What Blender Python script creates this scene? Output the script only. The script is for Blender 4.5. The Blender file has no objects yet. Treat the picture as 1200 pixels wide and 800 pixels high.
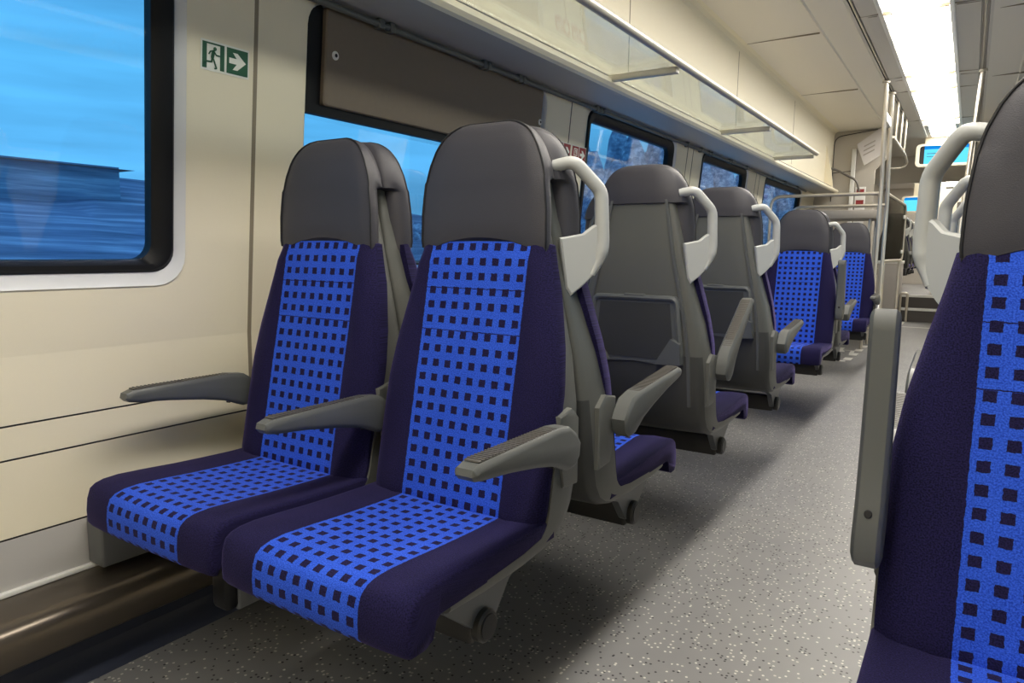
import bpy, bmesh, math, random
from mathutils import Vector, Matrix
random.seed(7)
scene = bpy.context.scene
col = scene.collection
PI = math.pi

# ------------------------------------------------------------------ helpers
def srgb(r, g, b):
    def c(v):
        v /= 255.0
        return v / 12.92 if v <= 0.04045 else ((v + 0.055) / 1.055) ** 2.4
    return (c(r), c(g), c(b), 1.0)

class MB:
    """collects geometry for ONE mesh object"""
    def __init__(self):
        self.v = []; self.f = []; self.m = []; self.uv = {}
    def add(self, pts):
        i = len(self.v); self.v += [tuple(p) for p in pts]; return i
    def face(self, idx, mat=0, uv=None):
        if uv: self.uv[len(self.f)] = uv
        self.f.append(tuple(idx)); self.m.append(mat)
    def box(self, x0, x1, y0, y1, z0, z1, mat=0, bev=0.0):
        if bev > 0:
            b = min(bev, abs(x1-x0)/2.01, abs(y1-y0)/2.01, abs(z1-z0)/2.01)
            rings = []
            def rr(ix, z):
                pts = []
                r = b
                for cx, cy, a0 in ((x1-r, y1-r, 0), (x0+r, y1-r, 90), (x0+r, y0+r, 180), (x1-r, y0+r, 270)):
                    for k in range(4):
                        a = math.radians(a0 + 30*k)
                        pts.append((cx + (r-ix)*math.cos(a), cy + (r-ix)*math.sin(a), z))
                return pts
            rings = [rr(b, z0), rr(b*.3, z0+b*.3), rr(0, z0+b), rr(0, z1-b), rr(b*.3, z1-b*.3), rr(b, z1)]
            self.loft(rings, mat)
            return self
        i = self.add([(x0,y0,z0),(x1,y0,z0),(x1,y1,z0),(x0,y1,z0),(x0,y0,z1),(x1,y0,z1),(x1,y1,z1),(x0,y1,z1)])
        for q in ((3,2,1,0),(4,5,6,7),(0,1,5,4),(1,2,6,5),(2,3,7,6),(3,0,4,7)):
            self.face([i+k for k in q], mat)
        return self
    def loft(self, rings, mat=0, closed=True, cap0=True, cap1=True, uvs=None):
        n = len(rings[0]); base = [self.add(r) for r in rings]
        for a in range(len(rings)-1):
            for k in range(n if closed else n-1):
                k2 = (k+1) % n
                uv = None
                if uvs: uv = [uvs[a][k], uvs[a][k2], uvs[a+1][k2], uvs[a+1][k]]
                self.face([base[a]+k, base[a]+k2, base[a+1]+k2, base[a+1]+k], mat, uv)
        if cap0: self.face([base[0]+k for k in reversed(range(n))], mat, [uvs[0][k] for k in reversed(range(n))] if uvs else None)
        if cap1: self.face([base[-1]+k for k in range(n)], mat, [uvs[-1][k] for k in range(n)] if uvs else None)
        return self
    def prism(self, poly, d, mat=0, frame=None):
        """poly: 2D pts; frame=(origin,U,V,N): extruded d along N"""
        O, U, V, N = [Vector(q) for q in frame]
        a = [O + U*p[0] + V*p[1] for p in poly]
        return self.loft([a, [p + N*d for p in a]], mat)
    def tube(self, path, r, n=10, mat=0, flat=1.0, caps=True):
        P = [Vector(p) for p in path]
        rad = r if isinstance(r, (list, tuple)) else [r]*len(P)
        T = []
        for i in range(len(P)):
            a = P[max(0, i-1)]; b = P[min(len(P)-1, i+1)]
            t = (b-a); t.normalize(); T.append(t)
        up = Vector((0,0,1)) if abs(T[0].z) < .9 else Vector((0,1,0))
        nrm = T[0].cross(up); nrm.normalize()
        rings = []
        for i in range(len(P)):
            nrm = nrm - T[i]*nrm.dot(T[i]); nrm.normalize()
            bn = T[i].cross(nrm)
            rings.append([P[i] + (nrm*math.cos(2*PI*k/n) + bn*math.sin(2*PI*k/n)*flat)*rad[i] for k in range(n)])
        return self.loft(rings, mat, True, caps, caps)
    def disc(self, c, axis, r, d, n=24, mat=0, bev=0.003):
        A = Vector(axis).normalized(); c = Vector(c)
        u = A.orthogonal().normalized(); w = A.cross(u)
        def ring(rr, t): return [c + A*t + (u*math.cos(2*PI*k/n) + w*math.sin(2*PI*k/n))*rr for k in range(n)]
        return self.loft([ring(r-bev, 0), ring(r, bev), ring(r, d-bev), ring(r-bev, d)], mat)
    def mesh(self, name, mats, smooth=True, angle=38):
        me = bpy.data.meshes.new(name)
        me.from_pydata(self.v, [], self.f)
        for m in mats: me.materials.append(m)
        for p, mi in zip(me.polygons, self.m): p.material_index = mi
        if self.uv:
            l = me.uv_layers.new(name='UVMap')
            for fi, uv in self.uv.items():
                p = me.polygons[fi]
                for li, q in zip(p.loop_indices, uv): l.data[li].uv = q
        bm = bmesh.new(); bm.from_mesh(me)
        bmesh.ops.recalc_face_normals(bm, faces=bm.faces)
        bm.to_mesh(me); bm.free()
        if smooth:
            me.polygons.foreach_set('use_smooth', [True]*len(me.polygons))
            me.set_sharp_from_angle(angle=math.radians(angle))
        me.update()
        return me
    def build(self, name, mats, parent=None, smooth=True, angle=38):
        if not isinstance(mats, (list, tuple)): mats = [mats]
        return link(name, self.mesh(name, mats, smooth, angle), parent)

def link(name, me, parent=None):
    o = bpy.data.objects.new(name, me); col.objects.link(o)
    if parent is not None: o.parent = parent
    return o
def empty(name, loc, rz=0.0):
    o = bpy.data.objects.new(name, None); col.objects.link(o)
    o.location = loc; o.rotation_euler = (0, 0, rz); o.empty_display_size = .1
    return o
def tag(o, label, cat, group=None):
    o['label'] = label; o['category'] = cat
    if group: o['group'] = group
    return o
def struct(o, label=None):
    o['kind'] = 'structure'
    if label: o['label'] = label
    return o
def bez(pts, r, n=6):
    """polyline with rounded corners"""
    P = [Vector(p) for p in pts]; out = [P[0]]
    for i in range(1, len(P)-1):
        a, b, c = P[i-1], P[i], P[i+1]
        d1 = min(r, (a-b).length*.49); d2 = min(r, (c-b).length*.49)
        p = b + (a-b).normalized()*d1; q = b + (c-b).normalized()*d2
        for k in range(n+1):
            t = k/n
            out.append(p*(1-t)**2 + b*2*t*(1-t) + q*t*t)
    out.append(P[-1]); return out
def rrect(y0, y1, z0, z1, r, n=6):
    pts = []
    for cy, cz, a0 in ((y1-r, z1-r, 0), (y0+r, z1-r, 90), (y0+r, z0+r, 180), (y1-r, z0+r, 270)):
        for k in range(n+1):
            a = math.radians(a0 + 90*k/n); pts.append((cy + r*math.cos(a), cz + r*math.sin(a)))
    return pts
def lerp(tab, t):
    if t <= tab[0][0]: return tab[0][1:]
    for a, b in zip(tab, tab[1:]):
        if t <= b[0]:
            k = (t-a[0])/(b[0]-a[0]); k2 = k
            return tuple(p*(1-k2) + q*k2 for p, q in zip(a[1:], b[1:]))
    return tab[-1][1:]

# ------------------------------------------------------------------ materials
def mat(name, rgb, rough=.5, metal=0.0, spec=.5, noise=0.0, nscale=200, bump=0.0, sheen=0.0, sheentint=None, coat=0.0):
    m = bpy.data.materials.new(name); m.use_nodes = True
    nt = m.node_tree; b = nt.nodes['Principled BSDF']
    c = srgb(*rgb)
    b.inputs['Base Color'].default_value = c
    b.inputs['Roughness'].default_value = rough; b.inputs['Metallic'].default_value = metal
    b.inputs['Specular IOR Level'].default_value = spec
    if coat: b.inputs['Coat Weight'].default_value = coat
    if sheen:
        b.inputs['Sheen Weight'].default_value = sheen; b.inputs['Sheen Roughness'].default_value = .35
        if sheentint: b.inputs['Sheen Tint'].default_value = srgb(*sheentint)
    tc = nt.nodes.new('ShaderNodeTexCoord'); nz = nt.nodes.new('ShaderNodeTexNoise')
    nz.inputs['Scale'].default_value = nscale; nz.inputs['Detail'].default_value = 3
    nt.links.new(tc.outputs['Object'], nz.inputs['Vector'])
    if noise:
        mx = nt.nodes.new('ShaderNodeMix'); mx.data_type = 'RGBA'
        lo = tuple(max(0, v*(1-noise)) for v in c[:3]) + (1,); hi = tuple(min(1, v*(1+noise)) for v in c[:3]) + (1,)
        mx.inputs['A'].default_value = lo; mx.inputs['B'].default_value = hi
        nt.links.new(nz.outputs['Fac'], mx.inputs['Factor']); nt.links.new(mx.outputs['Result'], b.inputs['Base Color'])
    if bump:
        bp = nt.nodes.new('ShaderNodeBump'); bp.inputs['Strength'].default_value = bump; bp.inputs['Distance'].default_value = .002
        nt.links.new(nz.outputs['Fac'], bp.inputs['Height']); nt.links.new(bp.outputs['Normal'], b.inputs['Normal'])
    return m

def emit(name, rgb, strength):
    m = bpy.data.materials.new(name); m.use_nodes = True
    nt = m.node_tree; nt.nodes.clear()
    e = nt.nodes.new('ShaderNodeEmission'); o = nt.nodes.new('ShaderNodeOutputMaterial')
    e.inputs['Color'].default_value = srgb(*rgb); e.inputs['Strength'].default_value = strength
    nt.links.new(e.outputs[0], o.inputs[0]); return m

def glass(name, tint=(1,1,1), refl=.08, rough=.02, opac=0.0, fres=.35):
    """thin clear sheet: transparent with a fresnel reflection"""
    m = bpy.data.materials.new(name); m.use_nodes = True
    nt = m.node_tree; nt.nodes.clear()
    t = nt.nodes.new('ShaderNodeBsdfTransparent'); t.inputs[0].default_value = (*tint, 1)
    g = nt.nodes.new('ShaderNodeBsdfGlossy'); g.inputs['Roughness'].default_value = rough
    mx = nt.nodes.new('ShaderNodeMixShader'); lw = nt.nodes.new('ShaderNodeLayerWeight'); lw.inputs[0].default_value = .25
    ma = nt.nodes.new('ShaderNodeMath'); ma.operation = 'MULTIPLY_ADD'; ma.inputs[1].default_value = fres; ma.inputs[2].default_value = refl
    o = nt.nodes.new('ShaderNodeOutputMaterial')
    nt.links.new(lw.outputs['Fresnel'], ma.inputs[0]); nt.links.new(ma.outputs[0], mx.inputs[0])
    nt.links.new(t.outputs[0], mx.inputs[1]); nt.links.new(g.outputs[0], mx.inputs[2])
    last = mx
    if opac:
        d = nt.nodes.new('ShaderNodeBsdfDiffuse'); d.inputs[0].default_value = (.8,.8,.78,1)
        m2 = nt.nodes.new('ShaderNodeMixShader'); m2.inputs[0].default_value = opac
        nt.links.new(mx.outputs[0], m2.inputs[1]); nt.links.new(d.outputs[0], m2.inputs[2]); last = m2
    nt.links.new(last.outputs[0], o.inputs[0]); return m

def fabric_mat():
    """navy velour with a woven strip of bright blue carrying navy squares (8 columns)"""
    m = bpy.data.materials.new('patterned_velour'); m.use_nodes = True
    nt = m.node_tree; N = nt.nodes; L = nt.links; b = N['Principled BSDF']
    uv = N.new('ShaderNodeUVMap'); uv.uv_map = 'UVMap'
    nzv = N.new('ShaderNodeTexNoise'); nzv.inputs['Scale'].default_value = 160; nzv.inputs['Detail'].default_value = 1
    L.new(uv.outputs[0], nzv.inputs['Vector'])
    off = N.new('ShaderNodeVectorMath'); off.operation = 'MULTIPLY_ADD'
    off.inputs[1].default_value = (.003,.003,0); L.new(nzv.outputs['Color'], off.inputs[0]); L.new(uv.outputs[0], off.inputs[2])
    sep = N.new('ShaderNodeSeparateXYZ'); L.new(off.outputs[0], sep.inputs[0])
    def M(op, a, bb=None, c=None):
        n = N.new('ShaderNodeMath'); n.operation = op
        for i, q in enumerate((a, bb, c)):
            if q is None: continue
            if isinstance(q, (int, float)): n.inputs[i].default_value = q
            else: L.new(q, n.inputs[i])
        return n.outputs[0]
    p = .0322
    u = M('SUBTRACT', sep.outputs[0], .0015); v = sep.outputs[1]
    instrip = M('LESS_THAN', M('ABSOLUTE', u), p*4)
    def cell(q, o):
        fr = M('FRACT', M('ADD', M('DIVIDE', q, p), o))
        return M('LESS_THAN', M('ABSOLUTE', M('SUBTRACT', fr, .5)), .25)
    sq = M('MULTIPLY', cell(u, 20.0), cell(v, .3))
    seam1 = M('LESS_THAN', M('ABSOLUTE', M('SUBTRACT', v, .495)), .0009); seam2 = M('LESS_THAN', M('ABSOLUTE', M('SUBTRACT', v, .402)), .0009)
    sq = M('MAXIMUM', sq, M('MAXIMUM', seam1, seam2))
    blue = M('MULTIPLY', instrip, M('SUBTRACT', 1.0, sq))
    weave = N.new('ShaderNodeTexNoise'); weave.inputs['Scale'].default_value = 420; weave.inputs['Detail'].default_value = 2
    L.new(uv.outputs[0], weave.inputs['Vector'])
    big = N.new('ShaderNodeTexNoise'); big.inputs['Scale'].default_value = 14; L.new(uv.outputs[0], big.inputs['Vector'])
    wr_ = N.new('ShaderNodeValToRGB'); wr_.color_ramp.elements[0].position = .36; wr_.color_ramp.elements[1].position = .64; L.new(weave.outputs['Fac'], wr_.inputs[0])
    def cr(a, c):
        r = N.new('ShaderNodeMix'); r.data_type = 'RGBA'; r.inputs['A'].default_value = srgb(*a); r.inputs['B'].default_value = srgb(*c)
        L.new(M('MULTIPLY_ADD', wr_.outputs[0], .75, M('MULTIPLY', big.outputs['Fac'], .3)), r.inputs['Factor']); return r.outputs['Result']
    navy = cr((10,9,30), (37,32,75)); bl = cr((22,54,162), (58,102,226))
    mx = N.new('ShaderNodeMix'); mx.data_type = 'RGBA'
    L.new(blue, mx.inputs['Factor']); L.new(navy, mx.inputs['A']); L.new(bl, mx.inputs['B'])
    L.new(mx.outputs['Result'], b.inputs['Base Color'])
    b.inputs['Roughness'].default_value = .9; b.inputs['Specular IOR Level'].default_value = .15
    b.inputs['Sheen Weight'].default_value = .22; b.inputs['Sheen Roughness'].default_value = .35; b.inputs['Sheen Tint'].default_value = srgb(160,145,225)
    bp = N.new('ShaderNodeBump'); bp.inputs['Strength'].default_value = .5; bp.inputs['Distance'].default_value = .0015
    L.new(weave.outputs['Fac'], bp.inputs['Height']); L.new(bp.outputs['Normal'], b.inputs['Normal'])
    return m

def floor_mat():
    m = bpy.data.materials.new('speckled_vinyl'); m.use_nodes = True
    nt = m.node_tree; N = nt.nodes; L = nt.links; b = N['Principled BSDF']
    tc = N.new('ShaderNodeTexCoord')
    nz = N.new('ShaderNodeTexNoise'); nz.inputs['Scale'].default_value = 3; nz.inputs['Detail'].default_value = 4; L.new(tc.outputs['Object'], nz.inputs['Vector'])
    base = N.new('ShaderNodeMix'); base.data_type = 'RGBA'; base.inputs['A'].default_value = srgb(114,114,116); base.inputs['B'].default_value = srgb(134,133,132)
    L.new(nz.outputs['Fac'], base.inputs['Factor'])
    cur = base.outputs['Result']
    for scale, thr, pr, rgb, seed in ((88, .27, .88, (196,192,184), 0.0), (90, .27, .89, (40,38,40), 37.0), (62, .20, .94, (180,175,166), 81.0)):
        mp = N.new('ShaderNodeMapping'); mp.inputs['Location'].default_value = (seed, seed*.7, 0); L.new(tc.outputs['Object'], mp.inputs[0])
        vo = N.new('ShaderNodeTexVoronoi'); vo.inputs['Scale'].default_value = scale; vo.voronoi_dimensions = '2D'; L.new(mp.outputs[0], vo.inputs['Vector'])
        lt = N.new('ShaderNodeMath'); lt.operation = 'LESS_THAN'; L.new(vo.outputs['Distance'], lt.inputs[0]); lt.inputs[1].default_value = thr
        sp = N.new('ShaderNodeSeparateColor'); L.new(vo.outputs['Color'], sp.inputs[0])
        gt = N.new('ShaderNodeMath'); gt.operation = 'GREATER_THAN'; L.new(sp.outputs[0], gt.inputs[0]); gt.inputs[1].default_value = pr
        mu = N.new('ShaderNodeMath'); mu.operation = 'MULTIPLY'; L.new(lt.outputs[0], mu.inputs[0]); L.new(gt.outputs[0], mu.inputs[1])
        mx = N.new('ShaderNodeMix'); mx.data_type = 'RGBA'; L.new(mu.outputs[0], mx.inputs['Factor']); L.new(cur, mx.inputs['A']); mx.inputs['B'].default_value = srgb(*rgb)
        cur = mx.outputs['Result']
    L.new(cur, b.inputs['Base Color']); b.inputs['Roughness'].default_value = .42; b.inputs['Specular IOR Level'].default_value = .35
    return m

def streak_mat(name, stops, scale, rough=.9):
    m = bpy.data.materials.new(name); m.use_nodes = True
    nt = m.node_tree; N = nt.nodes; L = nt.links; b = N['Principled BSDF']
    tc = N.new('ShaderNodeTexCoord'); mp = N.new('ShaderNodeMapping'); mp.inputs['Scale'].default_value = scale; L.new(tc.outputs['Object'], mp.inputs[0])
    nz = N.new('ShaderNodeTexNoise'); nz.inputs['Scale'].default_value = 1; nz.inputs['Detail'].default_value = 6; nz.inputs['Roughness'].default_value = .65; L.new(mp.outputs[0], nz.inputs['Vector'])
    cr = N.new('ShaderNodeValToRGB'); e = cr.color_ramp.elements
    e[0].position, e[0].color = stops[0][0], srgb(*stops[0][1]); e[1].position, e[1].color = stops[-1][0], srgb(*stops[-1][1])
    for p, c in stops[1:-1]:
        q = e.new(p); q.color = srgb(*c)
    L.new(nz.outputs['Fac'], cr.inputs[0]); L.new(cr.outputs[0], b.inputs['Base Color']); b.inputs['Roughness'].default_value = rough
    return m

M = {}
M['fabric'] = fabric_mat()
M['leather'] = mat('charcoal_leather', (60,59,65), .48, noise=.08, nscale=600, bump=.25, spec=.4)
M['piping'] = mat('black_piping', (22,21,23), .6)
M['shell'] = mat('grey_shell_plastic', (88,89,85), .42, noise=.05, nscale=900, bump=.12)
M['shell_shade_leaf'] = mat('shaded_shell_and_leaf_plastic', (56,57,56), .5, noise=.05, nscale=900, bump=.12)  # darker shell grey: painted shade low on the shells, also the table leaf
M['rail'] = mat('slate_plastic', (84,86,86), .38)
M['arm'] = mat('armrest_plastic', (86,88,86), .42, noise=.05, nscale=900, bump=.1)
M['armpad'] = mat('armrest_ribbed_top', (72,69,64), .5)
M['handle'] = mat('light_grey_plastic', (178,180,178), .4)
M['table'] = mat('table_plastic', (86,89,90), .42)
M['beam'] = mat('dark_beam_metal', (46,45,43), .45, .2)
M['bracket'] = mat('grey_bracket_metal', (100,102,104), .4, .3)
M['wall'] = mat('cream_wall_panel', (230,222,199), .45, noise=.02, nscale=400, bump=.03)
M['wallgrey'] = mat('grey_kick_panel', (186,184,182), .45, .1)
M['gasket'] = mat('dark_gasket', (52,50,48), .6)
M['softseam'] = mat('tan_seam', (136,126,108), .6)
M['white'] = mat('white_plastic', (225,225,222), .4)
M['reveal'] = mat('window_surround_plastic', (206,208,212), .35)
M['rubber'] = mat('black_rubber', (11,11,13), .5, spec=.25)
M['blind'] = mat('brown_grey_panel', (112,100,86), .55, noise=.05, nscale=60)
M['ceil'] = mat('ceiling_panel', (226,220,209), .5, noise=.02, nscale=300)
M['ceilgrey'] = mat('ceiling_trim', (204,199,191), .45)
M['soffit'] = mat('grey_soffit', (166,165,164), .45)
M['chrome'] = mat('brushed_steel', (206,200,188), .38, .85)
M['darkrail'] = mat('dark_rail', (92,88,84), .4, .5)
M['heater'] = mat('bronze_heater_cover', (104,96,86), .28, .75)
M['navystrip'] = mat('navy_skirting', (34,40,58), .5)
M['floor'] = floor_mat()
M['paint'] = mat('white_floor_paint', (214,212,206), .5)
M['step'] = mat('step_riser', (74,70,68), .6)
M['green'] = mat('sign_green', (28,84,58), .5)
M['signwhite'] = mat('sign_white', (232,234,226), .5)
M['signred'] = mat('sign_red', (142,40,42), .5)
M['bulk'] = mat('bulkhead_panel', (176,170,160), .5)
M['cabinet'] = mat('pale_cabinet', (186,182,180), .45)
M['shelf'] = mat('grey_shelf', (148,143,136), .5)
M['black'] = mat('black_plastic', (8,8,9), .35, spec=.3)
M['display'] = emit('display_blue', (92,206,242), 1.0)
M['displaydark'] = emit('display_header', (18,120,200), 1.0)
M['lamp'] = emit('lamp_diffuser', (255,249,238), 15.5)
M['lampedge'] = emit('lamp_diffuser_edge', (255,240,214), 6.0)
M['winglass'] = glass('window_glass', (.93,.97,1.0), .02)
M['rackglass'] = glass('rack_glass', (.90,.93,.91), .05, .03, .10)
M['plexi'] = glass('smoked_plexi', (.42,.41,.39), .01, .05, 0, .06)
M['bank'] = streak_mat('snowy_bank', [(.3,(96,104,122)), (.5,(150,158,176)), (.7,(225,230,238))], (1.0,.12,2.5))
M['roof'] = mat('brown_roof', (186,140,120), .8, noise=.2, nscale=3)
M['facade'] = mat('blue_grey_facade', (128,134,150), .8, noise=.2, nscale=2)
M['wood'] = streak_mat('frosted_wood', [(.3,(84,96,120)), (.5,(160,172,190)), (.68,(246,248,252))], (2.2,1.0,2.6))

# ------------------------------------------------------------------ seat meshes (cached, local +y is where the sitter looks)
HW = [(.40,.222),(.46,.226),(.60,.227),(.70,.226),(.78,.215),(.87,.195),(.94,.178),(.98,.170),(1.0,.166),(1.04,.164),(1.07,.162)]
def padmesh():
    mb = MB(); rings = []; uvs = []
    tab = [(.415,.128,.100),(.44,.138,.100),(.60,.106,.066),(.80,.066,.018),(.90,.046,-.004),(1.0,.026,-.010),(1.045,.016,-.012)]
    t = 0; prev = None
    for i in range(26):
        Z = .415 + (.992-.415)*i/25
        yf, yb = lerp(tab, Z); w = lerp(HW, Z)[0]
        if prev: t += math.hypot(Z-prev[0], yf-prev[1])
        prev = (Z, yf)
        d = yf - yb; R = []; U = []
        for k in range(25):
            s = -1 + 2*k/24
            bol = .012*max(0, min(1, (abs(s)*w-.122)/.03)) * (1 if Z < .95 else max(0, (1.03-Z)/.08))
            n = d*(1 - .42*abs(s)**14) + bol*(1-abs(s)**12) - .006*max(0, min(1, (Z-.95)/.03))
            zl = .034*(1-s*s)*max(0, min(1, (Z-.86)/.13))
            R.append((w*s, yb+n, Z+zl)); U.append((w*s, t+zl))
        R += [(w*.99, yb, Z), (0, yb-.004, Z), (-w*.99, yb, Z)]; U += [(w, t), (.3, t), (-w, t)]
        rings.append(R); uvs.append(U)
    mb.loft(rings, uvs=uvs)
    return mb.mesh('backrest', [M['fabric']], angle=50)
def headmesh():
    mb = MB(); rings = []
    W = [(.974,.1605,.142),(1.0,.163,.143),(1.06,.162,.143),(1.12,.156,.141),(1.16,.147,.134),(1.20,.130,.119),(1.225,.112,.103),(1.24,.092,.085),(1.248,.072,.066),(1.2515,.052,.047)]
    Y = [(.974,.028,-.020),(1.0,.031,-.021),(1.06,.030,-.022),(1.125,.027,-.022),(1.132,.027,-.045),(1.165,.024,-.045),(1.205,.018,-.041),(1.235,.008,-.036),(1.248,.000,-.030),(1.252,-.008,-.024)]
    Zs = [.974,.985,1.0,1.03,1.06,1.09,1.125,1.132,1.15,1.165,1.18,1.195,1.208,1.218,1.228,1.236,1.242,1.247,1.25,1.2515]
    edge = {1:[], -1:[]}
    for Z in Zs:
        wf, wr = lerp(W, Z); yf, yb = lerp(Y, Z); R = []
        k1 = max(0, min(1, 1-(Z-.98)/.12))
        for k in range(17):
            s = -1 + 2*k/16
            R.append((wf*s, yf - (yf-yb)*.14*abs(s)**10, Z + (.034*(1-s*s))*k1))
        ye = yf - (yf-yb)*.14
        if Z > .98: edge[1].append((wf*.998, ye+.002, Z))
        if Z > .98: edge[-1].append((-wf*.998, ye+.002, Z))
        for q, o_ in ((.22,.0025),(.55,.003),(.85,.0015)): R.append((wf+(wr-wf)*q*q+o_, ye+(yb-ye)*q, Z))
        R += [(wr*.93, yb-.002, Z), (wr*.4, yb-.006, Z), (-wr*.4, yb-.006, Z), (-wr*.93, yb-.002, Z)]
        for q, o_ in ((.85,.0015),(.55,.003),(.22,.0025)): R.append((-wf-(wr-wf)*q*q-o_, ye+(yb-ye)*q, Z))
        rings.append(R)
    mb.loft(rings)
    mp = MB().tube(edge[-1] + edge[1][::-1], .0022, 6)
    return mb.mesh('headrest', [M['leather']], angle=42), mp.mesh('piping', [M['piping']])
def cushmesh():
    prof = [(.085,.405),(.085,.436),(.10,.442),(.16,.442),(.24,.445),(.32,.449),(.40,.455),(.46,.458),(.492,.456),(.510,.451),(.522,.442),(.529,.427),(.532,.400),(.531,.374),(.523,.363),(.498,.362),(.480,.370),(.472,.398),(.46,.405)]
    cy, cz = .3, .42
    v = [1.61]
    for a, b in zip(prof, prof[1:]): v.append(v[-1] + math.hypot(a[0]-b[0], a[1]-b[1]))
    w = .229; mb = MB(); rings = []; uvs = []
    for x, ins in ((-w,.010),(-w+.0025,.004),(-w+.007,.0012),(-w+.014,.0003),(-.17,0),(-.1285,0),(-.06,0),(0,0),(.06,0),(.1285,0),(.17,0),(w-.014,.0003),(w-.007,.0012),(w-.0025,.004),(w,.010)):
        R = []; U = []
        s4 = (abs(x)/w)**4
        bol = .007*max(0, min(1, (abs(x)-.12)/.03))
        for (py, pz), vv in zip(prof, v):
            zz = cz + (pz-cz)*(1-ins/.045) if pz > .41 else pz + ins*.4
            yy = py - ins*.8*(1 if py > .3 else -.2) - (.005*s4 if py > .44 else 0)
            if pz > .43: zz += bol
            R.append((x, yy, zz)); U.append((x, vv))
        rings.append(R); uvs.append(U)
    mb.loft(rings, uvs=uvs)
    return mb.mesh('seat_cushion', [M['fabric']], angle=50)
SH = [(-.042,1.145,-.010,1.145,.112),(-.046,1.06,-.010,1.06,.132),(-.048,.97,-.006,.97,.152),(-.047,.87,.008,.87,.178),(-.044,.76,.030,.76,.207),(-.041,.66,.060,.66,.223),(-.038,.58,.082,.58,.229),(-.030,.51,.096,.52,.230),
      (-.012,.455,.106,.470,.230),(.014,.420,.114,.446,.230),(.05,.400,.124,.434,.230),(.10,.388,.137,.424,.230),(.2,.383,.2,.416,.230),(.32,.384,.32,.412,.229),(.42,.390,.42,.410,.227)]
def shellmesh():
    mb = MB(); rings = []
    for ry, rz, fy, fz, w in SH:
        R = []
        F = Vector((0, fy, fz)); Rr = Vector((0, ry, rz))
        for x, q in ((-w,1.0),(-w,.66),(-w*.99,.42),(-w*.975,.22),(-w*.945,.08),(-w*.90,.02),(-w*.45,-.03),(0,-.05),(w*.45,-.03),(w*.90,.02),(w*.945,.08),(w*.975,.22),(w*.99,.42),(w,.66),(w,1.0)):
            p = Rr + (F-Rr)*q; R.append((x, p.y, p.z))
        rings.append(R)
    mb.loft(rings)
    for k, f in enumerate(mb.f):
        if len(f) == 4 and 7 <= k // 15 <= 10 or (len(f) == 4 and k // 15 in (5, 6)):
            if 3 <= k % 15 <= 10: mb.m[k] = 1  # lower rear of the shell darkened, its shade put into the colour
    return mb.mesh('back_shell', [M['shell'], M['shell_shade_leaf']], angle=45)
def rear_at(Z):
    """rear surface y and half width of the shell"""
    for a, b in zip(SH, SH[1:]):
        if a[1] >= Z >= b[1]:
            k = (a[1]-Z)/(a[1]-b[1]); return a[0]+(b[0]-a[0])*k - .003, a[4]+(b[4]-a[4])*k
    return SH[0][0], SH[0][4]
def ridgemesh(s):
    mb = MB(); rings = []
    for i in range(13):
        Z = 1.142 - (1.142-.50)*i/12
        y, w = rear_at(Z); x = s*(w*.80)
        rings.append([(x-.006, y+.003, Z), (x-.004, y-.005, Z), (x+.004, y-.005, Z), (x+.006, y+.003, Z)])
    mb.loft(rings); return mb.mesh('shell_ridge', [M['rail']])
def tablemesh():
    """folding table: raised rim with cut-off lower feet round a recessed leaf"""
    out = [(-.135,.845),(.135,.845),(.146,.835),(.166,.66),(.165,.632),(.09,.628),(.0,.634),(-.09,.628),(-.165,.632),(-.166,.66),(-.146,.835)]
    def P(x, Z, off): y, w = rear_at(Z); return (x, y-off, Z)
    mb = MB()
    mb.loft([[P(x, z, -.004) for x, z in out], [P(x, z, .006) for x, z in out]])
    rim = bez([P(*p, .006) for p in [(-.158,.66),(-.138,.838),(.138,.838),(.158,.66)]], .02)
    mb.tube(rim, .009, 8)
    leaf = MB()
    lf = [(-.118,.822),(.118,.822),(.130,.70),(.085,.645),(-.085,.645),(-.130,.70)]
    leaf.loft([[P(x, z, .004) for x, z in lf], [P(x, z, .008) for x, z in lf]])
    feet = []
    for s in (1, -1):
        ft = MB(); feet.append(ft)
        q = [(s*.132,.715),(s*.160,.70),(s*.165,.636),(s*.082,.632),(s*.090,.648)]
        ft.loft([[P(x, z, .004) for x, z in q], [P(x, z, .032) for x, z in q]])
    latch = MB(); y, w = rear_at(.846); latch.box(-.035,.035, y-.013, y+.002, .838,.850, bev=.003)
    return mb.mesh('table_frame', [M['table']]), leaf.mesh('table_leaf', [M['shell_shade_leaf']]), [ft.mesh('table_foot', [M['table']]) for ft in feet], latch.mesh('table_latch', [M['rail']])
def armmesh():
    """origin at the pivot; points along +y"""
    prof = [(-.016,.004),(-.012,-.024),(.006,-.042),(.035,-.043),(.085,-.022),(.15,-.008),(.24,.006),(.318,.014),(.338,.018),(.346,.027),(.343,.038),(.325,.044),(.21,.046),(.07,.048),(.03,.043),(.0,.024)]
    mb = MB(); rings = []
    c = (sum(p[0] for p in prof)/len(prof), 0)
    for x, ins in ((-.0225,.011),(-.0205,.005),(-.0155,.0),(.0155,.0),(.0205,.005),(.0225,.011)):
        R = []
        for i, p in enumerate(prof):
            a, b = prof[i-1], prof[(i+1) % len(prof)]
            dx, dz = b[0]-a[0], b[1]-a[1]; l = math.hypot(dx, dz)
            R.append((x, p[0] - dz/l*ins, p[1] + dx/l*ins))
        rings.append(R)
    mb.loft(rings)
    pad = MB(); pad.box(-.0155,.0155,.07,.325,.0435,.0475, bev=.002)
    for k in range(26): pad.box(-.015,.015,.075+k*.0095,.079+k*.0095,.047,.0485)
    scr = MB(); scr.disc((0,.070,-.0285), (0,.25,-1), .006, .003, 14, bev=.001)
    return mb.mesh('armrest', [M['arm']], angle=40), pad.mesh('armrest_top', [M['armpad']]), scr.mesh('screw', [M['piping']])
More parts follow.
